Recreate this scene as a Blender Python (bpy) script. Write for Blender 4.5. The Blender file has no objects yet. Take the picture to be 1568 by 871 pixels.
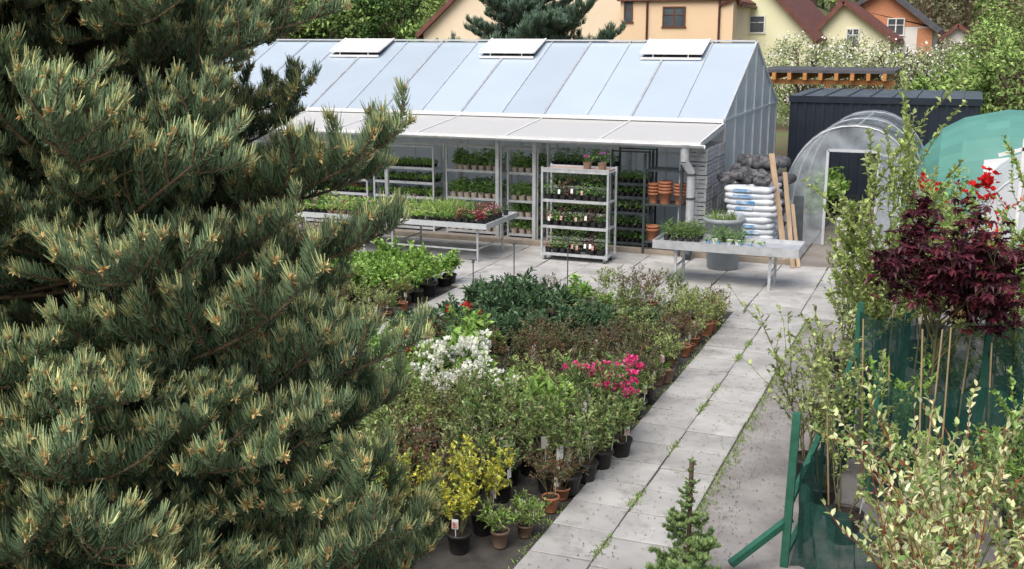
import bpy, math, random
import numpy as np
from mathutils import Vector, Matrix
random.seed(7); NR=np.random.default_rng(7)
sc=bpy.context.scene
COL=sc.collection
# ---------------- materials ----------------
def _mat(name):
    m=bpy.data.materials.new(name); m.use_nodes=True
    nt=m.node_tree; b=nt.nodes['Principled BSDF']; return m,nt,b
def pm(name,c1,c2=None,scale=5.,rough=.6,metal=0.,bump=0.,spec=.4,isl=0.,detail=6.,stretch=None,stain=None):
    m,nt,b=_mat(name); N=nt.nodes; Lk=nt.links
    if c2 is None: c2=tuple(x*.75 for x in c1)
    tc=N.new('ShaderNodeTexCoord'); mp=N.new('ShaderNodeMapping')
    if stretch: mp.inputs['Scale'].default_value=stretch
    Lk.new(tc.outputs['Object'],mp.inputs[0])
    no=N.new('ShaderNodeTexNoise'); no.inputs['Scale'].default_value=scale; no.inputs['Detail'].default_value=detail
    Lk.new(mp.outputs[0],no.inputs['Vector'])
    r=N.new('ShaderNodeValToRGB'); r.color_ramp.elements[0].position=.35; r.color_ramp.elements[1].position=.65
    r.color_ramp.elements[0].color=(*c2,1); r.color_ramp.elements[1].color=(*c1,1)
    Lk.new(no.outputs['Fac'],r.inputs[0]); out=r.outputs[0]
    if stain:
        n3=N.new('ShaderNodeTexNoise'); n3.inputs['Scale'].default_value=stain[1]; n3.inputs['Detail'].default_value=8; n3.inputs['Roughness'].default_value=.75; Lk.new(mp.outputs[0],n3.inputs['Vector'])
        r3=N.new('ShaderNodeValToRGB'); r3.color_ramp.elements[0].position=.52; r3.color_ramp.elements[1].position=.70; r3.color_ramp.elements[0].color=(0,0,0,1); r3.color_ramp.elements[1].color=(.8,.8,.8,1); Lk.new(n3.outputs['Fac'],r3.inputs[0])
        mx3=N.new('ShaderNodeMix'); mx3.data_type='RGBA'; Lk.new(r3.outputs[0],mx3.inputs[0]); Lk.new(out,mx3.inputs[6]); mx3.inputs[7].default_value=(*stain[0],1); out=mx3.outputs[2]
    if isl>0:
        g=N.new('ShaderNodeNewGeometry'); mr=N.new('ShaderNodeMapRange')
        mr.inputs['To Min'].default_value=1-isl; mr.inputs['To Max'].default_value=1+isl
        Lk.new(g.outputs['Random Per Island'],mr.inputs[0])
        mx=N.new('ShaderNodeVectorMath'); mx.operation='SCALE'
        Lk.new(out,mx.inputs[0]); Lk.new(mr.outputs[0],mx.inputs['Scale']); out=mx.outputs[0]
    Lk.new(out,b.inputs['Base Color'])
    b.inputs['Roughness'].default_value=rough; b.inputs['Metallic'].default_value=metal
    b.inputs['Specular IOR Level'].default_value=spec
    if bump>0:
        bp=N.new('ShaderNodeBump'); bp.inputs['Strength'].default_value=bump; bp.inputs['Distance'].default_value=.02
        n2=N.new('ShaderNodeTexNoise'); n2.inputs['Scale'].default_value=scale*6; n2.inputs['Detail'].default_value=5
        Lk.new(mp.outputs[0],n2.inputs['Vector']); Lk.new(n2.outputs['Fac'],bp.inputs['Height']); Lk.new(bp.outputs[0],b.inputs['Normal'])
    return m
def leafmat(name,trans=.3,rough=.45,var=.35,spec=.35):
    m,nt,b=_mat(name); N=nt.nodes; Lk=nt.links
    a=N.new('ShaderNodeAttribute'); a.attribute_name='Col'
    g=N.new('ShaderNodeNewGeometry'); mr=N.new('ShaderNodeMapRange')
    mr.inputs['To Min'].default_value=1-var; mr.inputs['To Max'].default_value=1+var
    Lk.new(g.outputs['Random Per Island'],mr.inputs[0])
    mx=N.new('ShaderNodeVectorMath'); mx.operation='SCALE'
    Lk.new(a.outputs['Color'],mx.inputs[0]); Lk.new(mr.outputs[0],mx.inputs['Scale'])
    Lk.new(mx.outputs[0],b.inputs['Base Color']); b.inputs['Roughness'].default_value=rough
    b.inputs['Specular IOR Level'].default_value=spec
    if trans>0:
        t=N.new('ShaderNodeBsdfTranslucent'); Lk.new(mx.outputs[0],t.inputs[0])
        ms=N.new('ShaderNodeMixShader'); ms.inputs[0].default_value=trans
        Lk.new(b.outputs[0],ms.inputs[1]); Lk.new(t.outputs[0],ms.inputs[2])
        Lk.new(ms.outputs[0],N['Material Output'].inputs[0])
    return m
def filmmat(name,col,transp=.5,rough=.2,transl=.3,scale=2.,bump=.15,vary=.15,cvar=.0):
    m,nt,b=_mat(name); N=nt.nodes; Lk=nt.links
    b.inputs['Base Color'].default_value=(*col,1); b.inputs['Roughness'].default_value=rough
    tc=N.new('ShaderNodeTexCoord'); no=N.new('ShaderNodeTexNoise'); no.inputs['Scale'].default_value=scale; no.inputs['Detail'].default_value=5
    Lk.new(tc.outputs['Object'],no.inputs['Vector'])
    bp=N.new('ShaderNodeBump'); bp.inputs['Strength'].default_value=bump; Lk.new(no.outputs['Fac'],bp.inputs['Height']); Lk.new(bp.outputs[0],b.inputs['Normal'])
    t=N.new('ShaderNodeBsdfTranslucent'); t.inputs[0].default_value=(*col,1)
    if cvar>0:
        g=N.new('ShaderNodeNewGeometry'); ad=N.new('ShaderNodeMath'); ad.operation='ADD'; Lk.new(g.outputs['Random Per Island'],ad.inputs[0]); Lk.new(no.outputs['Fac'],ad.inputs[1])
        mr0=N.new('ShaderNodeMapRange'); mr0.inputs['From Max'].default_value=1.6; mr0.inputs['To Min'].default_value=1-cvar; mr0.inputs['To Max'].default_value=1+cvar; Lk.new(ad.outputs[0],mr0.inputs[0])
        vm=N.new('ShaderNodeVectorMath'); vm.operation='SCALE'; vm.inputs[0].default_value=col; Lk.new(mr0.outputs[0],vm.inputs['Scale']); Lk.new(vm.outputs[0],b.inputs['Base Color'])
    ms=N.new('ShaderNodeMixShader'); ms.inputs[0].default_value=transl
    Lk.new(b.outputs[0],ms.inputs[1]); Lk.new(t.outputs[0],ms.inputs[2])
    if transp<=0:
        Lk.new(ms.outputs[0],N['Material Output'].inputs[0]); return m
    tr=N.new('ShaderNodeBsdfTransparent'); m2=N.new('ShaderNodeMixShader')
    mr=N.new('ShaderNodeMapRange'); mr.inputs['From Min'].default_value=.3; mr.inputs['From Max'].default_value=.7
    mr.inputs['To Min'].default_value=max(0,transp-vary); mr.inputs['To Max'].default_value=min(1,transp+vary)
    Lk.new(no.outputs['Fac'],mr.inputs[0]); Lk.new(mr.outputs[0],m2.inputs[0])
    Lk.new(ms.outputs[0],m2.inputs[1]); Lk.new(tr.outputs[0],m2.inputs[2]); Lk.new(m2.outputs[0],N['Material Output'].inputs[0])
    return m
def brickmat(name,c1,c2,mortar,scale=4.):
    m,nt,b=_mat(name); N=nt.nodes; Lk=nt.links
    tc=N.new('ShaderNodeTexCoord'); mp=N.new('ShaderNodeMapping'); mp.inputs['Rotation'].default_value=(math.radians(90),0,0)
    Lk.new(tc.outputs['Object'],mp.inputs[0]); br=N.new('ShaderNodeTexBrick'); br.inputs['Scale'].default_value=scale
    br.inputs['Color1'].default_value=(*c1,1); br.inputs['Color2'].default_value=(*c2,1); br.inputs['Mortar'].default_value=(*mortar,1)
    Lk.new(mp.outputs[0],br.inputs[0]); Lk.new(br.outputs[0],b.inputs['Base Color']); b.inputs['Roughness'].default_value=.8
    return m
LEAF=leafmat('leaf',.25); BGLEAF=leafmat('background_leaf',0,.7,.35,.1); NEEDLE=leafmat('needle',0,.6,.35,.18); PETAL=leafmat('petal',.3,.6,.12)
BARK=pm('bark',(.16,.11,.07),(.07,.05,.035),14,.9,bump=.6)
STEM=pm('stem',(.19,.16,.08),(.12,.12,.05),10,.8); STEMG=pm('green_stem',(.12,.17,.05),None,10,.7); STEMR=pm('red_stem',(.38,.06,.04),None,10,.6)
TWIG=pm('twig',(.22,.15,.08),(.12,.08,.05),20,.8)
POTB=pm('black_pot',(.02,.02,.022),(.035,.033,.03),12,.45); POTT=pm('terracotta_pot',(.46,.19,.10),(.36,.15,.08),6,.75); POTG=pm('beige_pot',(.50,.42,.35),(.40,.33,.27),6,.7)
POTBR=pm('brown_pot',(.26,.17,.12),(.19,.13,.09),6,.7)
SOIL=pm('soil',(.05,.035,.025),(.025,.018,.014),30,.95,bump=.6)
TAGW=pm('tag_white',(.8,.8,.77),(.72,.72,.7),8,.5); TAGR=pm('tag_print',(.4,.08,.08),(.55,.5,.45),40,.5,detail=2)
SLAB=pm('concrete_slab',(.46,.455,.44),(.34,.335,.325),1.9,.85,bump=.2,isl=.11,detail=10,stain=((.22,.21,.185),2.6))
JOINT=pm('joint_sand',(.16,.145,.11),(.08,.10,.045),6,.95,bump=.4)
ASPH=pm('old_asphalt',(.33,.315,.305),(.21,.20,.195),1.6,.9,bump=.5,detail=10,stain=((.14,.12,.10),1.1))
MAT=pm('weed_mat',(.08,.072,.064),(.04,.038,.034),5,.9,bump=.4)
GALV=pm('galvanised_steel',(.60,.62,.64),(.46,.48,.50),6,.4,.4,bump=.04)
ALU=pm('aluminium',(.70,.73,.75),(.60,.63,.66),4,.35,.35)
WHITEP=pm('white_paint',(.78,.78,.77),(.68,.68,.67),3,.5)
DARKST=pm('dark_steel',(.06,.075,.08),(.04,.05,.055),6,.5)
ROOFP=filmmat('polycarbonate_roof',(.50,.59,.68),0,.3,.2,.9,.05,0,.12)
CANP=filmmat('canopy_sheet',(.64,.64,.63),0,.45,.2,1.5,.03,0,.06)
WALLP=filmmat('polycarbonate_wall',(.68,.74,.78),.22,.25,.4,1.2,.05,.10)
FILM=filmmat('tunnel_film',(.68,.75,.80),.60,.12,.35,2.2,.6,.24)
FILMW=filmmat('white_film',(.74,.77,.79),.10,.3,.35,2.,.5,.08)
NETG=filmmat('shade_net',(.16,.42,.36),.14,.6,.35,1.2,.5,.1,.15)
NETD=filmmat('dark_green_net',(.012,.075,.06),.26,.7,.25,9.,.6,.18)
GREENP=pm('green_paint',(.035,.15,.10),(.02,.10,.065),6,.5)
ANTHR=pm('anthracite_sheet',(.022,.030,.045),(.016,.022,.034),2,.4,.1)
ANTHR2=pm('anthracite_roof_and_vent_shade',(.11,.13,.15),(.07,.085,.10),2,.5,.1)
WOODO=pm('orange_timber',(.55,.26,.08),(.42,.18,.06),5,.6,stretch=(1,1,6)); WOODP=pm('pale_wood',(.46,.34,.22),(.35,.25,.16),6,.7,stretch=(1,1,.2))
CRATE=pm('grey_crate',(.40,.41,.42),(.30,.31,.32),8,.6); BAGD=pm('dark_bag',(.04,.04,.045),(.15,.15,.16),9,.3,bump=.8)
BAGW=pm('white_bag',(.66,.69,.72),(.52,.57,.62),3,.35,bump=.4); BAGB=pm('blue_print',(.06,.25,.52),(.55,.62,.68),7,.4,detail=3)
TUB=pm('grey_plastic',(.29,.32,.34),(.24,.27,.29),3,.5); BAMB=pm('bamboo',(.46,.35,.19),(.36,.27,.14),8,.6)
PEACH=pm('peach_render',(.82,.69,.52),(.78,.65,.48),.6,.9,bump=.05); ORNG=pm('apricot_render',(.82,.61,.40),(.78,.57,.37),.6,.9)
YELL=pm('yellow_render',(.82,.80,.55),(.78,.76,.51),.6,.9); WHR=pm('white_render',(.76,.74,.70),(.66,.64,.60),.8,.9)
BRICKO=brickmat('orange_brick',(.62,.26,.13),(.52,.20,.09),(.45,.3,.2),4.)
TILE=pm('roof_tile',(.19,.075,.06),(.12,.05,.04),3,.7,bump=.6); TILED=pm('dark_roof',(.10,.10,.11),(.07,.07,.08),3,.6,bump=.4)
GLASS=pm('window_glass',(.10,.12,.14),(.05,.06,.07),1.,.1,spec=.8); BROWNF=pm('brown_frame',(.15,.06,.035),None,3,.6)
RPIPE=pm('brown_pipe',(.10,.03,.025),None,3,.5); LOGE=pm('log_end',(.4,.27,.15),(.28,.17,.09),14,.8)
# ---------------- mesh builder ----------------
def nrm(a): return a/np.maximum(np.linalg.norm(a,axis=-1,keepdims=True),1e-9)
class MB:
    def __init__(s): s.v=[];s.f=[];s.c=[];s.m=[];s.n=0;s.mats=[];s.sm=[]
    def mi(s,mat):
        if mat not in s.mats: s.mats.append(mat)
        return s.mats.index(mat)
    def add(s,V,F,mat,col=None,smooth=False):
        V=np.asarray(V,float).reshape(-1,3); F=np.asarray(F)
        s.v.append(V); s.f.extend((F+s.n).tolist()); s.n+=len(V); k=len(F)
        s.m.append(np.full(k,s.mi(mat),np.int32)); s.sm.append(np.full(k,smooth))
        if col is None: col=(1,1,1)
        s.c.append(np.broadcast_to(np.asarray(col,float),(k,3)))
    def box(s,x0,x1,y0,y1,z0,z1,mat,col=None):
        V=[(x,y,z) for z in(z0,z1) for y in(y0,y1) for x in(x0,x1)]
        s.add(V,[(0,2,3,1),(4,5,7,6),(0,1,5,4),(2,6,7,3),(0,4,6,2),(1,3,7,5)],mat,col)
    def beam(s,p,q,w,h,mat):
        p=np.array(p,float);q=np.array(q,float);d=nrm(q-p); up=np.array((0,0,1.))
        if abs(d[2])>.95: up=np.array((0,1.,0))
        a=nrm(np.cross(d,up)); b=np.cross(a,d)
        V=[c+sx*a*w/2+sz*b*h/2 for c in(p,q) for sz in(-1,1) for sx in(-1,1)]
        s.add(V,[(0,2,3,1),(4,5,7,6),(0,1,5,4),(2,6,7,3),(0,4,6,2),(1,3,7,5)],mat)
    def cyl(s,p,q,r0,r1,n,mat,cap=True):
        p=np.array(p,float);q=np.array(q,float);d=nrm(q-p);up=np.array((0,0,1.))
        if abs(d[2])>.95: up=np.array((0,1.,0))
        a=nrm(np.cross(d,up)); b=np.cross(a,d); t=np.arange(n)*2*math.pi/n
        ring=np.cos(t)[:,None]*a+np.sin(t)[:,None]*b
        V=np.vstack([p+ring*r0,q+ring*r1]); F=[(i,(i+1)%n,n+(i+1)%n,n+i) for i in range(n)]
        s.add(V,F,mat,smooth=n>6)
        if cap: s.add(p+ring*r0,[tuple(range(n))],mat); s.add(q+ring*r1,[tuple(range(n))],mat)
    def lathe(s,c,prof,n,mat):
        t=np.arange(n)*2*math.pi/n; V=[]
        for r,z in prof: V.append(np.stack([c[0]+r*np.cos(t),c[1]+r*np.sin(t),np.full(n,c[2]+z)],1))
        F=[(k*n+i,k*n+(i+1)%n,(k+1)*n+(i+1)%n,(k+1)*n+i) for k in range(len(prof)-1) for i in range(n)]
        s.add(np.vstack(V),F,mat,smooth=True)
    def poly(s,V,mat): s.add(V,[tuple(range(len(V)))],mat)
    def tubes(s,segs,mat,k=4):
        if not segs: return
        A=np.array([g[0] for g in segs]);B=np.array([g[1] for g in segs]);ra=np.array([g[2] for g in segs]);rb=np.array([g[3] for g in segs])
        d=nrm(B-A); ref=np.where(np.abs(d[:,2:3])>.9,np.array([[1.,0,0]]),np.array([[0,0,1.]]))
        a=nrm(np.cross(d,ref)); b=np.cross(a,d); t=np.arange(k)*2*math.pi/k
        ring=np.cos(t)[None,:,None]*a[:,None]+np.sin(t)[None,:,None]*b[:,None]
        V=np.concatenate([A[:,None]+ring*ra[:,None,None],B[:,None]+ring*rb[:,None,None]],1)
        base=np.arange(len(segs))[:,None]*2*k
        F=np.concatenate([base+np.array([[i,(i+1)%k,k+(i+1)%k,k+i]]) for i in range(k)],0)
        s.add(V,F,mat,smooth=True)
    def leaves(s,P,D,L,W,cols,mat,fold=.2,droop=.1,hexa=False,upb=.7):
        P=np.asarray(P);N=len(P)
        if N==0: return
        D=nrm(D); L=np.broadcast_to(L,(N,))[:,None]; W=np.broadcast_to(W,(N,))[:,None]
        ref=NR.normal(size=(N,3))*(1-upb)+np.array([0,0,upb])
        S=nrm(np.cross(D,ref)); U=np.cross(S,D)
        tip=P+D*L-U*droop*L
        if hexa:
            V=np.stack([P,P+D*L*.3+S*W*.42+U*fold*W,P+D*L*.65+S*W*.45+U*fold*W*.8-U*droop*L*.3,tip,P+D*L*.65-S*W*.45+U*fold*W*.8-U*droop*L*.3,P+D*L*.3-S*W*.42+U*fold*W],1)
            b=np.arange(N)[:,None]*6; F=np.concatenate([b+np.array([[0,1,2,3]]),b+np.array([[0,3,4,5]])])
        else:
            V=np.stack([P,P+D*L*.45+S*W*.5+U*fold*W,tip,P+D*L*.45-S*W*.5+U*fold*W],1)
            b=np.arange(N)[:,None]*4; F=np.concatenate([b+np.array([[0,1,2]]),b+np.array([[0,2,3]])])
        c=np.broadcast_to(cols,(N,3)); s.add(V,F,mat,np.concatenate([c,c]))
    def mesh(s,name):
        me=bpy.data.meshes.new(name); me.from_pydata(np.vstack(s.v).tolist(),[],s.f)
        for m in s.mats: me.materials.append(m)
        me.polygons.foreach_set('material_index',np.concatenate(s.m)); me.polygons.foreach_set('use_smooth',np.concatenate(s.sm))
        at=me.attributes.new('Col','FLOAT_COLOR','FACE'); c=np.vstack(s.c); at.data.foreach_set('color',np.hstack([c,np.ones((len(c),1))]).astype(np.float32).ravel())
        me.update(); return me
    def obj(s,name,parent=None,loc=(0,0,0)): return put(name,s.mesh(name),loc,0,1,parent)
def put(name,me,loc=(0,0,0),rz=0,sc_=1,parent=None,rot=None):
    o=bpy.data.objects.new(name,me); o.location=loc; o.rotation_euler=rot if rot else (0,0,rz)
    o.scale=(sc_,)*3 if not isinstance(sc_,tuple) else sc_
    COL.objects.link(o)
    if parent: o.parent=parent
    return o
def group(name,loc=(0,0,0)): return put(name,None,loc)
def pick(cols,n,var=.2):
    c=np.array(cols)[NR.integers(0,len(cols),n)]; return c*NR.uniform(1-var,1+var,(n,1))
# ---------------- vegetation ----------------
def grow(p,d,L,r,depth,nseg,spread,up,kids,segs,anch,wob=.13,af=.35):
    q=p; step=L/nseg
    for i in range(nseg):
        d=nrm(d+NR.normal(size=3)*wob+np.array([0,0,up])*.3)
        q2=q+d*step
        segs.append((q,q2,r*(1-.65*i/nseg),r*(1-.65*(i+1)/nseg)))
        if depth==0 or i>=nseg*af: anch.append((q,q2))
        if depth>0 and i>=1:
            for _ in range(kids):
                k=nrm(np.cross(d,NR.normal(size=3))); grow(q2,nrm(d+k*spread),L*.5*(1.15-.6*i/nseg)*NR.uniform(.6,1.2),r*.5,depth-1,max(2,nseg-1),spread,up,kids,segs,anch,wob,af)
        q=q2
def potprof(mb,c,r,h,mat):
    mb.lathe(c,[(r*.72,0),(r*.95,h*.85),(r*1.04,h*.85),(r*1.04,h),(r*.95,h),(r*.92,h*.9)],12,mat)
    t=np.arange(12)*math.pi/6; mb.add(np.stack([c[0]+r*.93*np.cos(t),c[1]+r*.93*np.sin(t),np.full(12,c[2]+h*.9)],1),[tuple(range(12))],SOIL)
def flowers(mb,P,r,cols,n=7):
    P=np.repeat(P,n,0); k=len(P); D=NR.normal(size=(k,3)); D[:,2]=np.abs(D[:,2])+.1
    mb.leaves(P+nrm(D)*r*.25,D,r,r*.8,pick(cols,k,.12),PETAL,.1,.1,False,.2)
def plant(H,spread,stems,depth,nl,ll,lw,cols,pot=None,pr=.13,flow=None,nf=0,fr=.04,stem=STEM,up=.15,droop=.2,tag=0,bz=None,sr=.006,kids=2,hexa=False,kspread=.8,nseg=4,lup=.3,wob=.13,upb=.7,lo=0.,af=.35):
    mb=MB(); ph=pr*1.6
    if pot: potprof(mb,(0,0,0),pr,ph,pot)
    if bz is None: bz=ph*.85 if pot else 0
    segs=[];an=[]
    for i in range(stems):
        a=NR.uniform(0,6.28); s=spread*math.sqrt(NR.uniform(.05,1))
        d=nrm(np.array([math.cos(a)*s,math.sin(a)*s,1.])); p=np.array([math.cos(a)*pr*.3,math.sin(a)*pr*.3,bz])
        grow(p,d,H*NR.uniform(.6,1.05),sr,depth,nseg,kspread,up,kids,segs,an,wob,af)
    mb.tubes(segs,stem,4)
    A=np.array([a[0] for a in an]);B=np.array([a[1] for a in an])
    ok=A[:,2]>lo
    A=A[ok];B=B[ok]
    i=NR.integers(0,len(A),nl); t=NR.uniform(0,1,(nl,1)); P=A[i]+(B[i]-A[i])*t
    D=nrm(B[i]-A[i])+NR.normal(size=(nl,3))*.75+np.array([0,0,lup])
    P[:,2]=np.maximum(P[:,2],bz+.01)
    mb.leaves(P,D,ll*NR.uniform(.55,1.2,nl),lw*NR.uniform(.7,1.15,nl),pick(cols,nl),LEAF,.2,droop,hexa,upb)
    if flow:
        zz=B[:,2]; idx=np.argsort(-zz)[:max(nf*2,4)]; idx=NR.choice(idx,min(nf,len(idx)),replace=False)
        C=B[idx]; C=np.repeat(C,4,0)+NR.normal(size=(len(idx)*4,3))*fr*.8; flowers(mb,C,fr,flow)
    for k in range(tag):
        a=NR.uniform(0,6.28); x=math.cos(a)*pr*.8;y=math.sin(a)*pr*.8; z=ph+.03
        mb.beam((x,y,ph*.6),(x*1.2,y*1.2,z+.08),.008,.004,TAGW)
        c=np.array([x*1.25,y*1.25,z+.1]); T_=np.array([-math.sin(a),math.cos(a),0])*.032; Uv=np.array([0,0,.05]); n=np.array([math.cos(a),math.sin(a),.2])*.004
        mb.add([c-T_-Uv,c+T_-Uv,c+T_+Uv,c-T_+Uv],[(0,1,2,3)],TAGW)
        if k%2==0: mb.add([c+n-T_*.8-Uv*.85,c+n+T_*.8-Uv*.85,c+n+T_*.8+Uv*.4,c+n-T_*.8+Uv*.4],[(0,1,2,3)],TAGR)
    return mb
BR=[(.27,.44,.09),(.20,.36,.08),(.34,.50,.13)]
MID=[(.16,.27,.08),(.21,.33,.10),(.13,.22,.07)]
DK=[(.055,.11,.055),(.075,.14,.07),(.11,.19,.09)]
YEL=[(.64,.58,.08),(.52,.53,.10),(.40,.48,.09)]
RG=[(.18,.09,.065),(.12,.16,.07),(.22,.10,.07),(.10,.15,.06)]
AZ=[(.15,.14,.08),(.12,.17,.07),(.20,.11,.085),(.10,.15,.06),(.17,.19,.09)]
OL=[(.26,.31,.13),(.31,.35,.15),(.20,.25,.10)]
LIM=[(.41,.51,.17),(.34,.46,.14),(.47,.53,.22)]
BU=[(.085,.018,.03),(.12,.022,.035),(.055,.015,.025)]
TYPES={}
def T(name,k,**kw): TYPES[name]=[plant(**kw).mesh(name) for _ in range(k)]
T('potted_rhododendron',4,H=.40,spread=.8,stems=9,depth=1,nl=380,ll=.115,lw=.042,cols=DK+[(.11,.20,.09)],pot=POTB,pr=.14,tag=1,droop=.15,hexa=True)
T('potted_azalea',4,H=.36,spread=.8,stems=10,depth=1,nl=700,ll=.045,lw=.021,cols=AZ,pot=POTB,pr=.12,tag=1)
T('potted_hydrangea',4,H=.40,spread=.65,stems=9,depth=1,nl=330,ll=.095,lw=.06,cols=BR,pot=POTB,pr=.14,stem=STEMG,hexa=True,tag=1)
T('potted_shrub',5,H=.58,spread=.55,stems=7,depth=1,nl=480,ll=.058,lw=.028,cols=MID+OL,pot=POTB,pr=.13,tag=2)
T('potted_spirea',4,H=.5,spread=.65,stems=8,depth=2,nl=750,ll=.042,lw=.024,cols=LIM+OL,pot=POTBR,pr=.12,tag=1,sr=.004)
T('potted_forsythia',3,H=.56,spread=.6,stems=8,depth=1,nl=620,ll=.05,lw=.03,cols=YEL,pot=POTB,pr=.12,tag=1)
T('potted_barberry',3,H=.5,spread=.55,stems=8,depth=2,nl=500,ll=.038,lw=.022,cols=RG+[(.25,.16,.07)],pot=POTT,pr=.11,tag=1,sr=.004)
T('bare_twig_shrub',3,H=.6,spread=.5,stems=9,depth=2,nl=260,ll=.032,lw=.018,cols=OL+[(.2,.14,.07)],pot=POTB,pr=.13,stem=TWIG,sr=.0035,kids=1,kspread=.5)
T('white_rhododendron',3,H=.5,spread=.75,stems=8,depth=1,nl=380,ll=.09,lw=.038,cols=BR+MID,pot=POTB,pr=.14,flow=[(.84,.84,.78),(.80,.82,.70)],nf=8,fr=.055,hexa=True,tag=1)
T('pink_azalea',2,H=.42,spread=.6,stems=8,depth=1,nl=500,ll=.05,lw=.024,cols=MID,pot=POTB,pr=.13,flow=[(.76,.04,.22),(.80,.14,.34)],nf=6,fr=.045,tag=1)
T('red_geranium',2,H=.45,spread=.6,stems=8,depth=1,nl=420,ll=.06,lw=.045,cols=BR,pot=POTT,pr=.13,flow=[(.6,.02,.02)],nf=4,fr=.035)
T('potted_perennial',4,H=.28,spread=.9,stems=10,depth=1,nl=420,ll=.07,lw=.028,cols=BR+OL,pot=POTBR,pr=.11,stem=STEMG,tag=1)
T('potted_euonymus',3,H=.36,spread=.7,stems=9,depth=1,nl=600,ll=.045,lw=.026,cols=[(.5,.5,.24),(.22,.32,.12),(.4,.45,.2)],pot=POTT,pr=.12,tag=2)
def scatter(kinds,x0,x1,y0,y1,sp,s0=.8,s1=1.2,jit=.32,skip=.05):
    y=y0
    while y<=y1:
        x=x0
        while x<=x1:
            if random.random()>skip:
                k=random.choice(kinds); s=random.uniform(s0,s1); put(k,random.choice(TYPES[k]),(x+random.uniform(-jit,jit)*sp,y+random.uniform(-jit,jit)*sp,.01),random.uniform(0,6.28),(s,s,s*random.uniform(.85,1.2)))
            x+=sp
        y+=sp
S='potted_shrub';SP='potted_spirea';BB='potted_barberry';HY='potted_hydrangea';RH='potted_rhododendron';PE='potted_perennial';EU='potted_euonymus';TW='bare_twig_shrub'
scatter([SP,S,BB,HY,SP,EU,BB],-5.7,-3.6,16.4,18.3,.42,.65,1.1)
scatter([PE,SP,EU,BB,BB],-6.9,-5.9,17.2,17.7,.40,.6,.8)
scatter([RH],-7.15,-5.6,14.7,17.0,.43,.85,1.15)
scatter([RH,SP,EU,HY,RH],-5.4,-4.1,15.4,16.1,.43,.8,1.05)
scatter(['potted_azalea']*7+[BB],-5.6,-3.65,12.8,15.3,.39,.85,1.2)
scatter([BB,RH,'red_geranium'],-7.3,-6.4,13.9,14.6,.4,.8,1.05)
scatter([HY,HY,S,SP,PE],-7.3,-5.8,11.3,13.9,.45,.8,1.2)
scatter(['white_rhododendron'],-5.9,-4.75,11.2,12.3,.42,.95,1.3)
scatter(['white_rhododendron','red_geranium',HY,HY],-6.7,-5.8,12.3,12.9,.43,.95,1.25)
scatter([TW,TW,S],-5.3,-4.5,10.1,11.1,.40,.9,1.15)
scatter([S,S,SP,HY,TW],-4.55,-3.6,9.9,12.0,.42,.85,1.4)
for p in ((-3.9,12.5),(-3.6,12.05),(-3.5,11.8),(-4.1,12.35),(-3.52,12.75)): put('pink_azalea',random.choice(TYPES['pink_azalea']),(*p,.01),random.uniform(0,6),1.15)
scatter(['potted_forsythia','potted_forsythia','potted_forsythia',SP],-4.45,-3.8,8.6,9.7,.38,.85,1.15,skip=0)
scatter([SP,S,BB,TW,EU],-5.3,-4.15,8.0,9.9,.40,.85,1.4)
scatter([S,HY,SP,TW],-7.3,-5.5,8.0,11.2,.44,.9,1.2)
scatter([BB,PE,EU],-3.62,-3.5,8.9,10.2,.30,.6,.85)
for x,y in ((-3.3,11.4),(-3.4,11.0),(-3.45,10.6),(-3.5,10.2)): put(S,random.choice(TYPES[S]),(x,y,.03),random.uniform(0,6),1.0)
scatter([PE,BB,EU,SP],-3.6,-3.5,13.2,18.4,.3,.6,.95)
scatter([HY],-10.8,-8.85,16.9,18.9,.38,.85,1.1)
scatter([BB,PE,SP],-10.6,-8.8,15.2,16.7,.36,.6,.85)
scatter([BB,SP,EU],-13.5,-10.9,14.5,19.2,.55,1.1,1.8)
for x,y in ((-7.35,18.2),(-6.6,19.0),(-7.4,16.5)):
    mb=MB(); mb.cyl((0,0,0),(0,0,.95),.012,.01,6,DARKST); mb.cyl((0,0,.95),(0,0,1.0),.03,.02,8,DARKST); mb.cyl((0,0,0),(0,0,.03),.08,.05,8,DARKST); mb.cyl((-.07,0,1.0),(.07,0,1.0),.01,.01,6,DARKST); mb.obj('sprinkler_riser',loc=(x,y,.02))
# ---------------- ground ----------------
def hgt(x,y):
    s=min(max((y-45)/60.,0),1); s=s*s*(3-2*s); f=min(max((-x-5)/30.,0),1)*.88+.12
    return s*17*f+ (0.3*math.sin(x*.13)*math.cos(y*.09)*s*3)
mb=MB(); nx,ny=70,80
xs=np.linspace(-260,260,nx); ys=np.linspace(-60,420,ny)
V=[(x,y,hgt(x,y)-.012) for y in ys for x in xs]; F=[(j*nx+i,j*nx+i+1,(j+1)*nx+i+1,(j+1)*nx+i) for j in range(ny-1) for i in range(nx-1)]
m,nt,b=_mat('ground_soil_grass'); N=nt.nodes;Lk=nt.links
tc=N.new('ShaderNodeTexCoord'); no=N.new('ShaderNodeTexNoise'); no.inputs['Scale'].default_value=.55; no.inputs['Detail'].default_value=12; no.inputs['Roughness'].default_value=.7; Lk.new(tc.outputs['Object'],no.inputs['Vector'])
r1=N.new('ShaderNodeValToRGB'); e=r1.color_ramp.elements; e[0].position=.42;e[0].color=(.15,.11,.07,1); e[1].position=.6;e[1].color=(.10,.15,.05,1); Lk.new(no.outputs[0],r1.inputs[0])
r2=N.new('ShaderNodeValToRGB'); e=r2.color_ramp.elements; e[0].position=.35;e[0].color=(.15,.13,.11,1); e[1].position=.65;e[1].color=(.28,.26,.23,1); Lk.new(no.outputs[0],r2.inputs[0])
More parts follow.
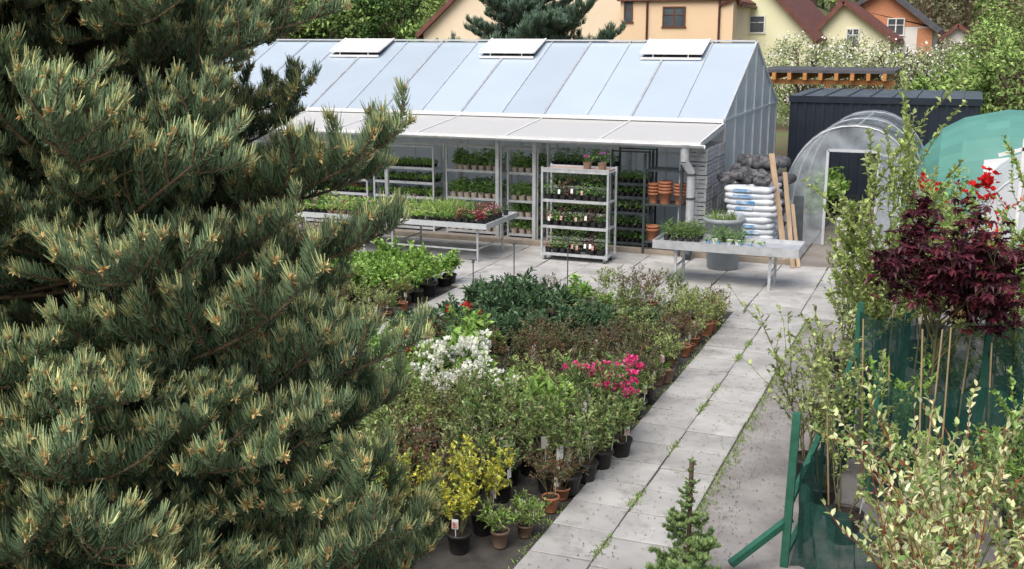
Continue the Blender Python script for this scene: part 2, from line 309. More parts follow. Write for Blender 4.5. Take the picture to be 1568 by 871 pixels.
sp=N.new('ShaderNodeSeparateXYZ'); Lk.new(tc.outputs['Object'],sp.inputs[0]); mr=N.new('ShaderNodeMapRange'); mr.inputs['From Min'].default_value=34; mr.inputs['From Max'].default_value=38; Lk.new(sp.outputs['Y'],mr.inputs[0])
mx=N.new('ShaderNodeMix'); mx.data_type='RGBA'; Lk.new(mr.outputs[0],mx.inputs[0]); Lk.new(r2.outputs[0],mx.inputs[6]); Lk.new(r1.outputs[0],mx.inputs[7]); Lk.new(mx.outputs[2],b.inputs['Base Color']); b.inputs['Roughness'].default_value=.95
mb.add(V,F,m); mb.obj('ground')
PX0,PX1=-8.62,-7.42
mb=MB(); mb.poly([(PX1,4,-.004),(-3.42,4,-.004),(-3.42,18.6,-.004),(PX1,18.6,-.004)],MAT); mb.poly([(-16,8,-.004),(PX0,8,-.004),(PX0,18.6,-.004),(-16,18.6,-.004)],MAT); mb.obj('planting_bed')
mb=MB(); nx,ny=12,36
xs=np.linspace(-2.18,6,nx); ys=np.linspace(0,25,ny); V=[(x,y,-.003+.0) for y in ys for x in xs]; F=[(j*nx+i,j*nx+i+1,(j+1)*nx+i+1,(j+1)*nx+i) for j in range(ny-1) for i in range(nx-1)]
mb.add(V,F,ASPH); mb.obj('asphalt_yard')
mb=MB()
mb.poly([(-3.42,2,0),(-2.18,2,0),(-2.18,18.6,0),(-3.42,18.6,0)],JOINT); mb.poly([(-20,18.6,0.0),(-1.4,18.6,0.0),(-1.4,22.9,0.0),(-20,22.9,0.0)],JOINT); mb.poly([(PX0,6,0),(PX1,6,0),(PX1,18.6,0),(PX0,18.6,0)],JOINT)
def slab(x0,x1,y0,y1):
    g=.009; dz=[random.uniform(-.007,.008)+.03 for _ in range(4)]; 
    jx=random.uniform(-.007,.007);jy=random.uniform(-.007,.007); x0+=g+jx;x1-=g-jx;y0+=g+jy;y1-=g-jy; b=.010
    V=[(x0,y0,0),(x1,y0,0),(x1,y1,0),(x0,y1,0),(x0,y0,dz[0]-b*.5),(x1,y0,dz[1]-b*.5),(x1,y1,dz[2]-b*.5),(x0,y1,dz[3]-b*.5),(x0+b,y0+b,dz[0]),(x1-b,y0+b,dz[1]),(x1-b,y1-b,dz[2]),(x0+b,y1-b,dz[3])]
    mb.add(V,[(0,1,5,4),(1,2,6,5),(2,3,7,6),(3,0,4,7),(4,5,9,8),(5,6,10,9),(6,7,11,10),(7,4,8,11),(8,9,10,11)],SLAB)
def slabs(x0,x1,y0,y1,sx,sy,stag=0):
    nx=round((x1-x0)/sx)
    for i in range(nx):
        y=y0-(sy*stag if i%2 else 0)
        while y<y1-.05:
            a=max(y,y0); bb=min(y+sy,y1)
            if bb-a>.05: slab(x0+i*(x1-x0)/nx,x0+(i+1)*(x1-x0)/nx,a,bb)
            y+=sy
slabs(-3.42,-2.18,2,18.6,.62,.62,.12); slabs(-20,-1.4,18.6,22.9,.93,.62,.5); slabs(PX0,PX1,6,18.6,.6,.6,.3)
mb.obj('paved_path')
mb=MB(); mb.box(-20,-3.0,22.95,23.12,0,.12,pm('kerb_concrete',(.36,.31,.25),(.26,.22,.18),3,.9,bump=.3)); mb.box(-20,-3.0,23.12,32,0,.05,ASPH); mb.obj('kerb')
mb=MB(); P=[]
for _ in range(2000):
    c=random.random()
    if c<.5: P.append((-2.17+random.gauss(0,.035)+(.12*random.random() if random.random()<.3 else 0),4+15*random.random()**1.2,0))
    elif c<.7: P.append((-3.43+random.gauss(0,.03),random.uniform(5,18),0))
    elif c<.85: P.append((-2.8+random.gauss(0,.01),random.choice([9.1,10.3,11.9,13.4,14.2,15.8,16.6])+random.gauss(0,.12),.02))
    else: P.append((random.uniform(-7.4,-2),18.6+random.gauss(0,.03),.0))
P=np.array(P); P=np.repeat(P,3,0)+NR.normal(size=(len(P)*3,3))*[.02,.03,0]; k=len(P)
D=NR.normal(size=(k,3));D[:,2]=np.abs(D[:,2])+.8
mb.leaves(P,D,NR.uniform(.02,.06,k),.012,pick(OL+BR,k),LEAF); mb.obj('weeds')
mb=MB(); k=1500; P=np.stack([-2.15+np.abs(NR.normal(size=k))*.45,NR.uniform(6,20,k),np.full(k,.012)],1); D=NR.normal(size=(k,3));D[:,2]*=.1
k2=900; P2=np.stack([NR.uniform(-3.4,-2.2,k2),NR.uniform(6,20,k2),np.full(k2,.045)],1); P=np.vstack([P,P2]); D=np.vstack([D,NR.normal(size=(k2,3))*[1,1,.1]]); k+=k2
mb.leaves(P,D,NR.uniform(.01,.035,k),.013,pick([(.12,.08,.05),(.2,.14,.08),(.06,.05,.04),(.16,.17,.07)],k),LEAF,upb=1.); mb.obj('leaf_litter')
# ---------------- greenhouse ----------------
gh=group('greenhouse')
XL,XR=-20.7,-5.0; Y0,Y1=25.,32.2; YR=28.6; ZE,ZR=2.8,4.47; SPN=2.17
rf=MB()
def roofz(y): return ZE+(ZR-ZE)*(1-abs(y-YR)/(YR-Y0))
x=XR; raf=[]
while x>XL-.1: raf.append(x); x-=SPN/2
for i in range(len(raf)-1):
    a,b_=raf[i+1]+.012,raf[i]-.012
    for (ya,yb) in ((Y0-.08,YR),(Y1+.08,YR)):
        za=roofz(ya)
        rf.poly([(a,ya,za),(b_,ya,za),(b_,yb,ZR),(a,yb,ZR)],ROOFP)
rf.obj('roof_panels',gh)
fr=MB()
for i,x in enumerate(raf):
    w=.05 if i%2==0 else .022
    for ya in (Y0-.08,Y1+.08): fr.beam((x,ya,roofz(ya)+.015),(x,YR,ZR+.015),w,.035,ALU if i%2 else GALV)
    if i%2==0:
        for y in (Y0,Y1): fr.box(x-.035,x+.035,y-.035,y+.035,0,ZE,GALV)
for i,x in enumerate(raf):
    for k in range(14):
        y=Y0+k*.26; fr.box(x-.012,x+.012,y-.012,y+.012,roofz(y)+.033,roofz(y)+.045,WHITEP)
fr.beam((XL,YR,ZR+.04),(XR,YR,ZR+.04),.16,.04,ALU); fr.beam((XL,Y0-.08,ZE-.02),(XR,Y0-.08,ZE-.02),.1,.08,WHITEP); fr.beam((XL,Y1,ZE-.02),(XR,Y1,ZE-.02),.1,.08,ALU)
fr.beam((XR+.01,Y0-.08,ZE),(XR+.01,YR,ZR),.05,.08,ALU); fr.beam((XR+.01,Y1+.08,ZE),(XR+.01,YR,ZR),.05,.08,ALU)
for y in np.linspace(Y0+1.2,Y1-1.2,5): fr.beam((XR+.01,y,0),(XR+.01,y,roofz(y)),.05,.04,ALU)
fr.beam((XR+.012,Y0,ZE),(XR+.012,Y1,ZE),.04,.05,ALU); fr.beam((XR+.012,Y0,1.0),(XR+.012,Y1,1.0),.04,.05,ALU)
for x in np.arange(XL,XR,.72): fr.box(x-.012,x+.012,Y0-.03,Y0-.005,0,ZE-.1,ALU)
for z in (1.0,2.0): fr.box(XL,XR,Y0-.05,Y0-.031,z,z+.04,ALU)
fr.obj('frame',gh)
wl=MB(); wl.poly([(XL,Y0,0),(XR,Y0,0),(XR,Y0,ZE),(XL,Y0,ZE)],WALLP); wl.poly([(XL,Y1,0),(XR,Y1,0),(XR,Y1,ZE),(XL,Y1,ZE)],WALLP)
for x in (XL,XR): wl.poly([(x,Y0,0),(x,Y1,0),(x,Y1,ZE),(x,YR,ZR),(x,Y0,ZE)],WALLP)
wl.obj('walls',gh)
vt=MB()
for xc in (-16.0,-11.4,-6.95):
    w=.78; ya,yb=YR-.02,YR-.95; zt=ZR+.08; zb=roofz(yb)+.17
    vt.poly([(xc-w,yb,zb),(xc+w,yb,zb),(xc+w,ya,zt),(xc-w,ya,zt)],WHITEP)
    for p,q in (((xc-w,yb,zb),(xc+w,yb,zb)),((xc-w,yb,zb),(xc-w,ya,zt)),((xc+w,yb,zb),(xc+w,ya,zt))): vt.beam(p,q,.05,.04,WHITEP)
    vt.poly([(xc-w*.95,yb+.0,roofz(yb)+.035),(xc+w*.95,yb,roofz(yb)+.035),(xc+w*.95,ya,ZR+.02),(xc-w*.95,ya,ZR+.02)],ANTHR2)  # dark sheet painted in for the shaded opening under the flap
    vt.beam((xc-w,yb,roofz(yb)+.05),(xc+w,yb,roofz(yb)+.05),.05,.06,WHITEP)
    for dx in (-.45,.45): vt.beam((xc+dx,yb,roofz(yb)+.05),(xc+dx,yb,zb),.025,.025,ALU)
vt.obj('roof_vents',gh)
cn=MB(); CY=22.65; CZ=2.50
for i in range(0,len(raf)-2,2):
    a,b_=raf[i+2]+.008,raf[i]-.008
    cn.poly([(a,CY,CZ),(b_,CY,CZ),(b_,Y0-.05,ZE-.08),(a,Y0-.05,ZE-.08)],CANP)
for i in range(0,len(raf),2):
    x=raf[i]; cn.beam((x,CY+.02,CZ-.05),(x,Y0,ZE-.14),.05,.08,GALV)
    cn.beam((x,CY,CZ+.012),(x,Y0-.05,ZE-.068),.035,.02,WHITEP)
cn.beam((XL,CY,CZ-.045),(XR,CY,CZ-.045),.04,.09,WHITEP)
t=np.linspace(math.pi,2*math.pi,7); A=np.stack([np.full(7,XL),CY-.09+.07*np.cos(t),CZ-.05+.07*np.sin(t)],1); B=A.copy();B[:,0]=XR+.1
cn.add(np.vstack([A,B]),[(i,i+1,8+i,7+i) for i in range(6)],GALV,smooth=True)
for x in (-5.5,-8.85,-9.75,-12.6,-15.5,-18.5): cn.box(x-.04,x+.04,23.1,23.18,.1,2.53,GALV)
cn.beam((XL,23.14,2.5),(XR,23.14,2.5),.06,.08,GALV); cn.beam((XL,24.1,2.6),(XR,24.1,2.6),.05,.06,GALV)
cn.obj('canopy',gh)
dp=MB(); dp.cyl((-5.32,22.62,2.45),(-5.32,22.62,2.1),.09,.09,12,GALV); dp.cyl((-5.32,22.62,2.1),(-5.2,22.75,1.85),.09,.09,12,GALV); dp.cyl((-5.2,22.75,1.85),(-5.2,22.75,.25),.09,.09,12,GALV); dp.cyl((-5.2,22.75,.25),(-5.2,22.55,.1),.09,.1,12,DARKST)
for z in (.6,1.3,1.8): dp.cyl((-5.2,22.75,z),(-5.2,22.75,z+.04),.105,.105,12,DARKST)
dp.obj('downpipe',gh)
# ---------------- racks and trolleys ----------------
def row(mb,x0,x1,y,z,pr,pot,cols,sp,H=.16,nl=46,ll=.06,lw=.035,fl=None):
    x=x0+sp/2
    while x<x1:
        if random.random()<.07: x+=sp; continue
        c=(x+random.uniform(-.015,.015),y+random.uniform(-.02,.02),z)
        mb.lathe(c,[(pr*.75,0),(pr,pr*1.5)],8,pot); hh=H*random.uniform(.5,1.45)
        k=int(nl*random.uniform(.5,1.2)); a=NR.uniform(0,6.28,k); r=pr*1.05*np.sqrt(NR.uniform(0,1,k)); P=np.stack([c[0]+r*np.cos(a),c[1]+r*np.sin(a),z+pr*1.5+NR.uniform(0,1,k)**1.2*hh],1)
        D=np.stack([np.cos(a),np.sin(a),NR.uniform(.1,1.2,k)],1)+NR.normal(size=(k,3))*.3
        mb.leaves(P,D,ll*NR.uniform(.6,1.3,k),lw,pick([random.choice(cols)],k,.3),LEAF,.15,.2)
        if fl and random.random()<fl[1]: flowers(mb,np.array([[c[0]+random.uniform(-pr,pr)*.6,c[1]+random.uniform(-pr,pr)*.6,z+pr*1.5+hh*.9] for _ in range(4)]),.035,fl[0],6)
        x+=sp
def rack(name,x0,x1,y0,y1,tiers,top,frame,pot,cols,H=.16,pr=.07,fl=None,wheels=False,topflow=None,kw={}):
    g=group(name); mb=MB()
    for x in (x0,x1):
        for y in (y0,y1): mb.box(x-.02,x+.02,y-.02,y+.02,.05 if not wheels else .12,top,frame)
    for y in(y0,y1): mb.beam((x0,y,top-.03),(x1,y,top-.03),.025,.03,frame)
    for z in tiers:
        mb.box(x0,x1,y0,y1,z-.025,z,frame); mb.box(x0,x1,y0-.012,y0-.002,z-.03,z+.03,frame)
    if wheels:
        for x in(x0+.06,x1-.06):
            for y in(y0+.05,y1-.05): mb.cyl((x-.02,y,.06),(x+.02,y,.06),.055,.055,10,DARKST); mb.box(x-.025,x+.025,y-.025,y+.025,.06,.14,GALV)
    mb.obj('frame',g)
    mp=MB()
    for i,z in enumerate(tiers):
        if wheels and i==len(tiers)-1: continue
        d=(y1-y0); nrow=3 if d>.5 else 2
        for j in range(nrow): row(mp,x0+.03,x1-.03,y0+.1+j*(d-.2)/max(1,nrow-1),z+.005,pr,pot,cols,pr*2.15,H,fl=fl,**kw)
    if topflow: row(mp,x0+.75,x1-.15,y0+.3,tiers[-1]+.03,.1,POTBR,[(.12,.22,.05)],.3,.15,fl=(topflow,1.))
    mp.obj('plants',g); return g
GRN=[(.18,.33,.09),(.14,.26,.07),(.25,.40,.11)]
rack('plant_rack',-11.25,-9.85,23.6,24.2,[.12,.9,1.55],2.15,GALV,POTG,GRN,.24,.085,kw=dict(nl=70,ll=.1,lw=.05))
rack('plant_rack',-9.68,-8.95,23.6,24.2,[.12,.52,.9,1.55],2.15,GALV,POTG,GRN,.22,.085,kw=dict(nl=70,ll=.1,lw=.05))
rack('plant_rack',-8.7,-7.2,23.6,24.2,[.12,.7,1.3,1.75],2.3,GALV,POTB,GRN,.22,.07)
rack('plant_rack',-7.15,-6.3,23.5,24.1,[.12,.45,.8,1.15,1.45],2.2,DARKST,POTB,GRN,.16,.06)
rack('seedling_rack',-13.2,-11.6,23.6,24.2,[.12,.5,.85,1.2,1.55],2.1,ALU,POTB,GRN+BR,.1,.045)
rack('seedling_rack',-15.2,-13.4,23.6,24.2,[.12,.5,.85,1.2,1.55],2.1,ALU,POTB,GRN+BR,.1,.045,fl=([(.6,.03,.08)],.4))
rack('flower_rack',-18.6,-15.6,23.3,24.0,[.4,.85,1.3,1.6],2.1,ALU,POTB,GRN,.08,.05,fl=([(.6,.03,.08),(.7,.2,.3)],.8))
tr=rack('plant_trolley',-8.05,-6.62,21.5,22.07,[.17,.75,1.3,1.92],2.0,GALV,POTB,GRN+RG[:1],.26,.075,fl=([(.7,.7,.65),(.65,.05,.1)],.15),wheels=True,topflow=[(.4,.08,.6),(.65,.06,.3)])
mb=MB(); mb.box(-8.0,-6.66,21.52,22.05,1.921,1.955,pm('plywood',(.44,.31,.26),(.34,.24,.2),5,.7)); mb.obj('plywood_shelf',tr)
mb=MB()
for i in range(14):
    x=random.uniform(-8,-6.7); z=random.choice([.2,.78,1.33])+.12+random.uniform(-.03,.03); mb.poly([(x,21.46,z),(x+.05,21.46,z),(x+.05,21.47,z+.09),(x,21.47,z+.09)],random.choice([TAGW,TAGW,TAGR]))
mb.obj('plant_labels',tr)
g=group('display_bench'); mb=MB(); x0,x1,y0,y1,z=-14.2,-8.95,20.6,22.3,.82
mb.box(x0,x1,y0,y1,z-.02,z,ALU); mb.box(x0,x1,y0-.03,y0,z-.06,z+.05,ALU); mb.box(x0,x1,y1,y1+.03,z-.06,z+.05,ALU); mb.box(x1,x1+.03,y0-.03,y1+.03,z-.06,z+.05,ALU); mb.box(x0-.03,x0,y0-.03,y1+.03,z-.06,z+.05,ALU)
for x in (-13.5,-11.9,-11.2,-9.2):
    for y in (y0+.15,y1-.2): mb.cyl((x,y,0.02),(x,y,z-.02),.025,.025,8,GALV)
    mb.beam((x,y0+.15,.3),(x,y1-.2,.3),.03,.03,GALV); mb.beam((x,y0+.15,.72),(x,y1-.2,.72),.04,.05,GALV)
mb.beam((-13.5,y0+.15,.28),(-9.2,y0+.15,.28),.03,.03,GALV)
mb.obj('frame',g); mb=MB()
for j in range(9):
    xx=x0+.05
    while xx<x1-.9:
        w=random.uniform(.4,1.1); row(mb,xx,min(xx+w,x1-.8),y0+.12+j*.18,z,.07,random.choice([POTB,POTB,POTBR]),random.choice([BR,GRN,LIM,BR,[(.26,.33,.22),(.2,.27,.16)]]),.165,random.choice([.06,.12,.2]),ll=random.choice([.05,.08]),lw=random.choice([.02,.04]),fl=([(.5,.02,.1),(.8,.8,.8)],.12)); xx+=w
for j in range(9): row(mb,-9.7,-9.0,y0+.15+j*.17,z,.07,POTB,RG+[(.3,.04,.06),(.2,.3,.1)],.16,.14,fl=([(.5,.02,.06),(.8,.5,.6)],.45))
k=360; P=np.stack([-10.1+NR.normal(size=k)*.3,21.0+NR.normal(size=k)*.2,z+.1+NR.uniform(0,.25,k)],1); D=NR.normal(size=(k,3))*.5+[0,0,1]; mb.leaves(P,D,NR.uniform(.1,.3,k),.014,pick(BR+LIM,k),LEAF)
mb.obj('plants',g)
g=group('herb_bench'); mb=MB(); x0,x1,y0,y1,z=-5.3,-2.62,20.25,21.15,.80
mb.box(x0,x1,y0,y1,z-.02,z,GALV); mb.box(x0,x1,y0-.025,y0,z-.1,z+.06,GALV); mb.box(x0,x1,y1,y1+.025,z-.1,z+.06,GALV); mb.box(x1,x1+.025,y0-.025,y1+.025,z-.1,z+.06,GALV); mb.box(x0-.025,x0,y0-.025,y1+.025,z-.1,z+.06,GALV)
for x in (x0+.4,x1-.5):
    for y in (y0+.12,y1-.12): mb.box(x-.025,x+.025,y-.025,y+.025,.02,z-.02,GALV)
    mb.beam((x,y0+.12,.35),(x,y1-.12,.35),.03,.03,GALV)
mb.obj('frame',g); mb=MB()
for j in range(3):
    row(mb,x0+.05,x0+.75,y0+.4+j*.18,z,.06,POTB,[(.18,.28,.09)],.15,.2,nl=60,ll=.14,lw=.011)
    row(mb,x0+1.0,x0+1.65,y0+.4+j*.18,z,.06,random.choice([TAGW,POTB]),[(.2,.32,.12)],.15,.15,nl=50,ll=.1,lw=.014)
row(mb,x0+.9,x0+2.2,y0+.2,z,.045,BAGB,GRN+BR,.2,.06,nl=20)
mb.obj('herbs',g)
mb=MB(); mb.lathe((0,0,0),[(0.01,.0),(.29,0),(.31,.03),(.38,.95),(.42,.97),(.42,1.05),(.39,1.05),(.37,.9),(0.01,.88)],28,TUB)
mb.lathe((0,0,0),[(.355,.68),(.375,.69),(.375,.71),(.357,.72)],28,TUB)
k=160; a=NR.uniform(0,6.28,k); r=.3*np.sqrt(NR.uniform(0,1,k)); P=np.stack([r*np.cos(a),r*np.sin(a),np.full(k,.88)],1); D=NR.normal(size=(k,3))*.35+[0,0,1]; mb.leaves(P,D,NR.uniform(.15,.4,k),.014,pick(BR+OL,k),LEAF)
mb.obj('large_plastic_tub',loc=(-4.33,22.05,.03))
g=group('pot_shelf'); mb=MB(); x0,x1,y0,y1=-6.25,-5.45,22.95,23.6
for x in(x0,x1):
    for y in(y0,y1): mb.box(x-.025,x+.025,y-.025,y+.025,.05,2.2,DARKST)
for z in (.3,1.12,1.85): mb.box(x0,x1,y0,y1,z-.03,z,DARKST)
mb.obj('frame',g); mb=MB()
for z,ps in ((1.12,[.12,.15,.13]),(.3,[.14])):
    x=x0+.15
    for r in ps:
        for s_ in range(4 if z>1 else 2): mb.lathe((x,y0+.2,z+s_*.07),[(r*.7,0),(r*.93,r*1.5),(r*1.05,r*1.5),(r*1.05,r*1.85),(r*.9,r*1.85),(r*.8,r*1.2)],14,POTT)
        x+=r*2.15
mb.obj('terracotta_pots',g)
def crate(mb,x,y,z,w,d,h,mat):
    t=.02; mb.box(x,x+w,y,y+d,z,z+t,mat)
    for zz in (z+t,z+h*.38,z+h*.72): 
        hh=h*.26; mb.box(x,x+w,y,y+t,zz,zz+hh,mat); mb.box(x,x+w,y+d-t,y+d,zz,zz+hh,mat); mb.box(x,x+t,y+t,y+d-t,zz,zz+hh,mat); mb.box(x+w-t,x+w,y+t,y+d-t,zz,zz+hh,mat)
    for cx in (x,x+w-.04,x+w/2-.02):
        mb.box(cx,cx+.04,y-.004,y+t*.9,z+.003,z+h,mat); mb.box(cx,cx+.04,y+d-t*.9,y+d+.004,z+.003,z+h,mat)
    for cy in (y,y+d-.04,y+d/2-.02):
        mb.box(x+w-t*.9,x+w+.004,cy+.005,cy+.035,z+.004,z+h-.004,mat); mb.box(x-.004,x+t*.9,cy+.005,cy+.035,z+.004,z+h-.004,mat)
mb=MB()
for k in range(3):
    for j in range(8): crate(mb,-5.36+random.uniform(-.02,.02),23.15+k*.62+random.uniform(-.01,.01),.06+j*.285,.4,.58,.27,CRATE)
mb.obj('plastic_crate_stack')
def bag(mb,c,sx,sy,sz,mat,rz=0,cr=1.):
    n,m_=18,8; V=[]
    for j in range(m_+1):
        ph=-math.pi/2+math.pi*j/m_
        for i in range(n):
            a=2*math.pi*i/n; ca,sa=math.cos(a),math.sin(a); e=.35
            x=math.copysign(abs(ca)**e,ca)*abs(math.cos(ph))**.45; y=math.copysign(abs(sa)**e,sa)*abs(math.cos(ph))**.45; z=math.copysign(abs(math.sin(ph))**.7,math.sin(ph))
            w=1+cr*(.05*math.sin(5*a+c[0]*9+c[2]*7)+.03*math.sin(9*a+j))
            X,Y=x*sx*w,y*sy*w; V.append((c[0]+X*math.cos(rz)-Y*math.sin(rz),c[1]+X*math.sin(rz)+Y*math.cos(rz),c[2]+z*sz*(w+cr*.25*math.sin(3*a+c[0]*20+c[1]*9)*(1 if j>m_/2 else 0))))
    mb.add(V,[(j*n+i,j*n+(i+1)%n,(j+1)*n+(i+1)%n,(j+1)*n+i) for j in range(m_) for i in range(n)],mat,smooth=True)
mb=MB()
for i in range(11):
    for k in range(2): 
        bag(mb,(-4.05+random.uniform(-.05,.05),23.4+k*.62,.25+i*.125),.52,.3,.08,BAGW,random.uniform(-.1,.1),.7)
        a=-4.4+random.uniform(-.05,.3); mb.box(a,a+random.uniform(.2,.5),23.4-.33+k*.62,23.4-.31+k*.62,.22+i*.125,.28+i*.125,BAGB)
mb.box(-4.6,-3.5,23.05,24.4,.06,.09,WOODP); mb.box(-4.6,-3.5,23.05,24.4,.13,.16,WOODP)
for x in(-4.6,-4.1,-3.6): mb.box(x,x+.1,23.06,24.39,.09,.13,WOODP)
mb.obj('soil_bag_pallet')
mb=MB()
for i in range(11):
    for k in range(3): bag(mb,(-4.5+random.uniform(-.12,.12)+k*.3,25.2+random.uniform(-.1,.1),.15+i*.17),.26,.36,.11,BAGD,random.uniform(-.7,.7),2.2)
for k in range(7): bag(mb,(-4.6+.13*k,23.5+random.uniform(-.1,.1),1.67+.05*(k%3)),.16,.24,.075,BAGD,random.uniform(-1,1),2.4)
mb.obj('dark_bag_pile')
mb=MB(); mb.beam((-3.2,23.0,.0),(-3.75,23.9,2.2),.12,.03,WOODP); mb.beam((-3.0,22.6,.03),(-3.35,23.2,1.9),.09,.025,WOODP); mb.beam((-2.9,22.7,.03),(-3.2,23.5,1.2),.07,.03,WOODP); mb.beam((-3.2,24.6,0),(-3.25,24.8,1.2),.22,.05,DARKST)
mb.obj('leaning_planks')
# ---------------- polytunnels ----------------
def arch(x0,x1,h,n=24,p=2.3):
    t=np.linspace(0,math.pi,n+1); cx=(x0+x1)/2; a=(x1-x0)/2
    return np.stack([cx-a*np.sign(np.cos(t))*np.abs(np.cos(t))**(2/p),h*np.abs(np.sin(t))**(2/p)],1)
def tunnel(name,x0,x1,h,y0,y1,film,nh,front=True,netmat=None,netfrac=.55,hoopmat=GALV,loc=(0,0,0),rz=0,solid=False,hr=.02,taper=False,net0=0):
    g=group(name,loc); g.rotation_euler=(0,0,rz); A=arch(x0,x1,h); n=len(A); mb=MB(); yy=np.linspace(y0,y1,nh*4-3)
    V=[]
    for k,y in enumerate(yy):
        sag=.0 if k%4==0 else .018+.008*math.sin(k)
        tp=1. if not taper else [.62,.84,.94,.98][k] if k<4 else 1.
        for j,a in enumerate(A): V.append((a[0]*tp if taper else a[0],y,a[1]*(1-sag)*tp+.01*math.sin(k*1.7+j)))
    for k in range(len(yy)-1):
        for i in range(n-1):
            zc=(A[i][1]+A[i+1][1])/2
            mm=netmat if (netmat and (zc>h*netfrac or k<net0)) else film
            mb.add([V[k*n+i],V[k*n+i+1],V[(k+1)*n+i+1],V[(k+1)*n+i]],[(0,1,2,3)],mm,smooth=True)
    mb.obj('cover',g); fr=MB()
    for k,y in enumerate(np.linspace(y0,y1,nh)):
        if taper and k==0: continue
        fr.tubes([(np.array((A[i][0],y,A[i][1]-.05)),np.array((A[i+1][0],y,A[i+1][1]-.05)),hr,hr) for i in range(n-1)],hoopmat,6)
    if not taper: fr.beam((A[n//2][0],y0,A[n//2][1]-.08),(A[n//2][0],y1,A[n//2][1]-.08),.03,.03,hoopmat)
    if solid:
        fe=MB(); fe.poly([(p[0],y0,p[1]) for p in A],film); fe.obj('end_wall',g)
    if front:
        cx=(x0+x1)/2; dw=.55
        for x in (cx-dw,cx+dw): fr.box(x-.03,x+.03,y0-.02,y0+.03,0,2.15,ALU)
        fr.box(cx-dw,cx+dw,y0-.02,y0+.03,2.12,2.18,ALU)
        fe=MB(); L=[p for p in A if p[0]<=cx-dw]; Rr=[p for p in A if p[0]>=cx+dw]
        zt=float(np.interp(cx-dw,A[:,0],A[:,1]))
        fe.poly([(p[0],y0,p[1]) for p in L]+[(cx-dw,y0,zt),(cx-dw,y0,0)],film)
        fe.poly([(cx+dw,y0,0),(cx+dw,y0,zt)]+[(p[0],y0,p[1]) for p in Rr],film)
        M=[p for p in A if cx-dw<p[0]<cx+dw]
        fe.poly([(cx-dw,y0,2.15),(cx-dw,y0,zt)]+[(p[0],y0,p[1]) for p in M]+[(cx+dw,y0,zt),(cx+dw,y0,2.15)],film)
        fe.poly([(cx+dw,y0-.03,.05),(cx+dw+.55,y0-.9,.05),(cx+dw+.55,y0-.9,2.1),(cx+dw,y0-.03,2.1)],FILM)
        for z in(.05,1.05,2.1): fr.beam((cx+dw,y0-.03,z),(cx+dw+.55,y0-.9,z),.03,.04,ALU)
        fr.beam((cx+dw+.55,y0-.9,.05),(cx+dw+.55,y0-.9,2.1),.04,.04,ALU)
        fe.obj('end_wall',g)
    fr.obj('hoops',g); return g
tunnel('polytunnel',-3.85,-.6,2.75,25.6,30.5,FILM,3,hr=.02)
tunnel('shade_tunnel',-2.4,2.4,2.85,-1.0,7,FILMW,5,front=False,netmat=NETG,netfrac=.66,loc=(0,30.4,0),rz=-math.pi/2,taper=True,net0=3)
tunnel('low_polytunnel',.25,3.6,2.2,24.0,27.4,FILMW,3,front=False,solid=True)
mb=MB()
for x in (1.0,1.45): mb.box(x-.03,x+.03,21.3,21.36,0,2.9,WHITEP)
mb.beam((.6,21.33,2.6),(2.2,21.33,3.1),.06,.06,WHITEP); mb.poly([(1.03,21.34,0),(3,21.34,0),(3,21.34,2.9),(1.03,21.34,2.7)],FILMW); mb.obj('white_frame_shelter')
def chair(loc,rz,mat):
    mb=MB()
    for x in(-.2,.2):
        for y in(-.2,.2): mb.beam((x*1.1,y*1.1,0),(x,y,.44),.035,.035,mat)
    mb.box(-.23,.23,-.23,.23,.43,.46,mat)
    for x in(-.2,.2): mb.beam((x,.21,.44),(x,.28,.88),.035,.035,mat); mb.beam((x,-.2,.46),(x,-.2,.65),.03,.03,mat); mb.beam((x,-.22,.65),(x,.26,.66),.05,.03,mat)
    for z in (.56,.66,.76,.86): mb.beam((-.2,.235+(z-.5)*.1,z),(.2,.235+(z-.5)*.1,z),.02,.06,mat)
    o=mb.obj('garden_chair',loc=loc); o.rotation_euler=(0,0,rz)
chair((-2.0,24.2,.0),2.3,WHITEP); chair((-1.7,26.6,0),.4,POTBR); chair((-2.4,27.4,0),.2,POTB)
for i in range(9):
    put(HY,random.choice(TYPES[HY]),(random.choice([-3.2,-1.0])+random.uniform(-.2,.2),26.5+i*.45,0),random.uniform(0,6),random.uniform(1,1.9))
g=group('container_shed'); mb=MB(); x0,x1,y0,y1,h=-4.62,.35,32.4,37.2,2.92
mb.box(x0,x1,y0,y1,0,h,ANTHR)
for x in np.arange(x0+.1,x1,.25): mb.box(x,x+.09,y0-.03,y0,0.1,h-.12,ANTHR)
for y in np.arange(y0+.1,y1,.25): mb.box(x0-.03,x0,y,y+.09,.1,h-.12,ANTHR)
mb.box(x0-.05,x1+.05,y0-.06,y0-.031,h-.12,h+.06,ANTHR)
mb.obj('walls',g); mb=MB(); mb.box(x0-.05,x1+.05,y0-.03,y1,h+.001,h+.05,ANTHR2)
for x in np.arange(x0+.3,x1,.6): mb.box(x,x+.05,y0,y1,h+.05,h+.09,ANTHR2)
mb.obj('roof',g)
g=group('timber_carport'); mb=MB(); mb.box(-6.6,-2.2,38.0,42,3.42,3.52,TILED)
mb.obj('roof',g); mb=MB()
for x in np.arange(-6.5,-2.2,.5): mb.beam((x,37.85,3.31),(x,41.9,3.31),.12,.22,WOODO)
mb.beam((-6.6,38.4,3.12),(-2.2,38.4,3.12),.14,.16,WOODO)
for x in(-6.4,-4.3,-2.4): mb.box(x-.07,x+.07,38.33,38.47,0,3.04,WOODO)
mb.obj('timber_frame',g)
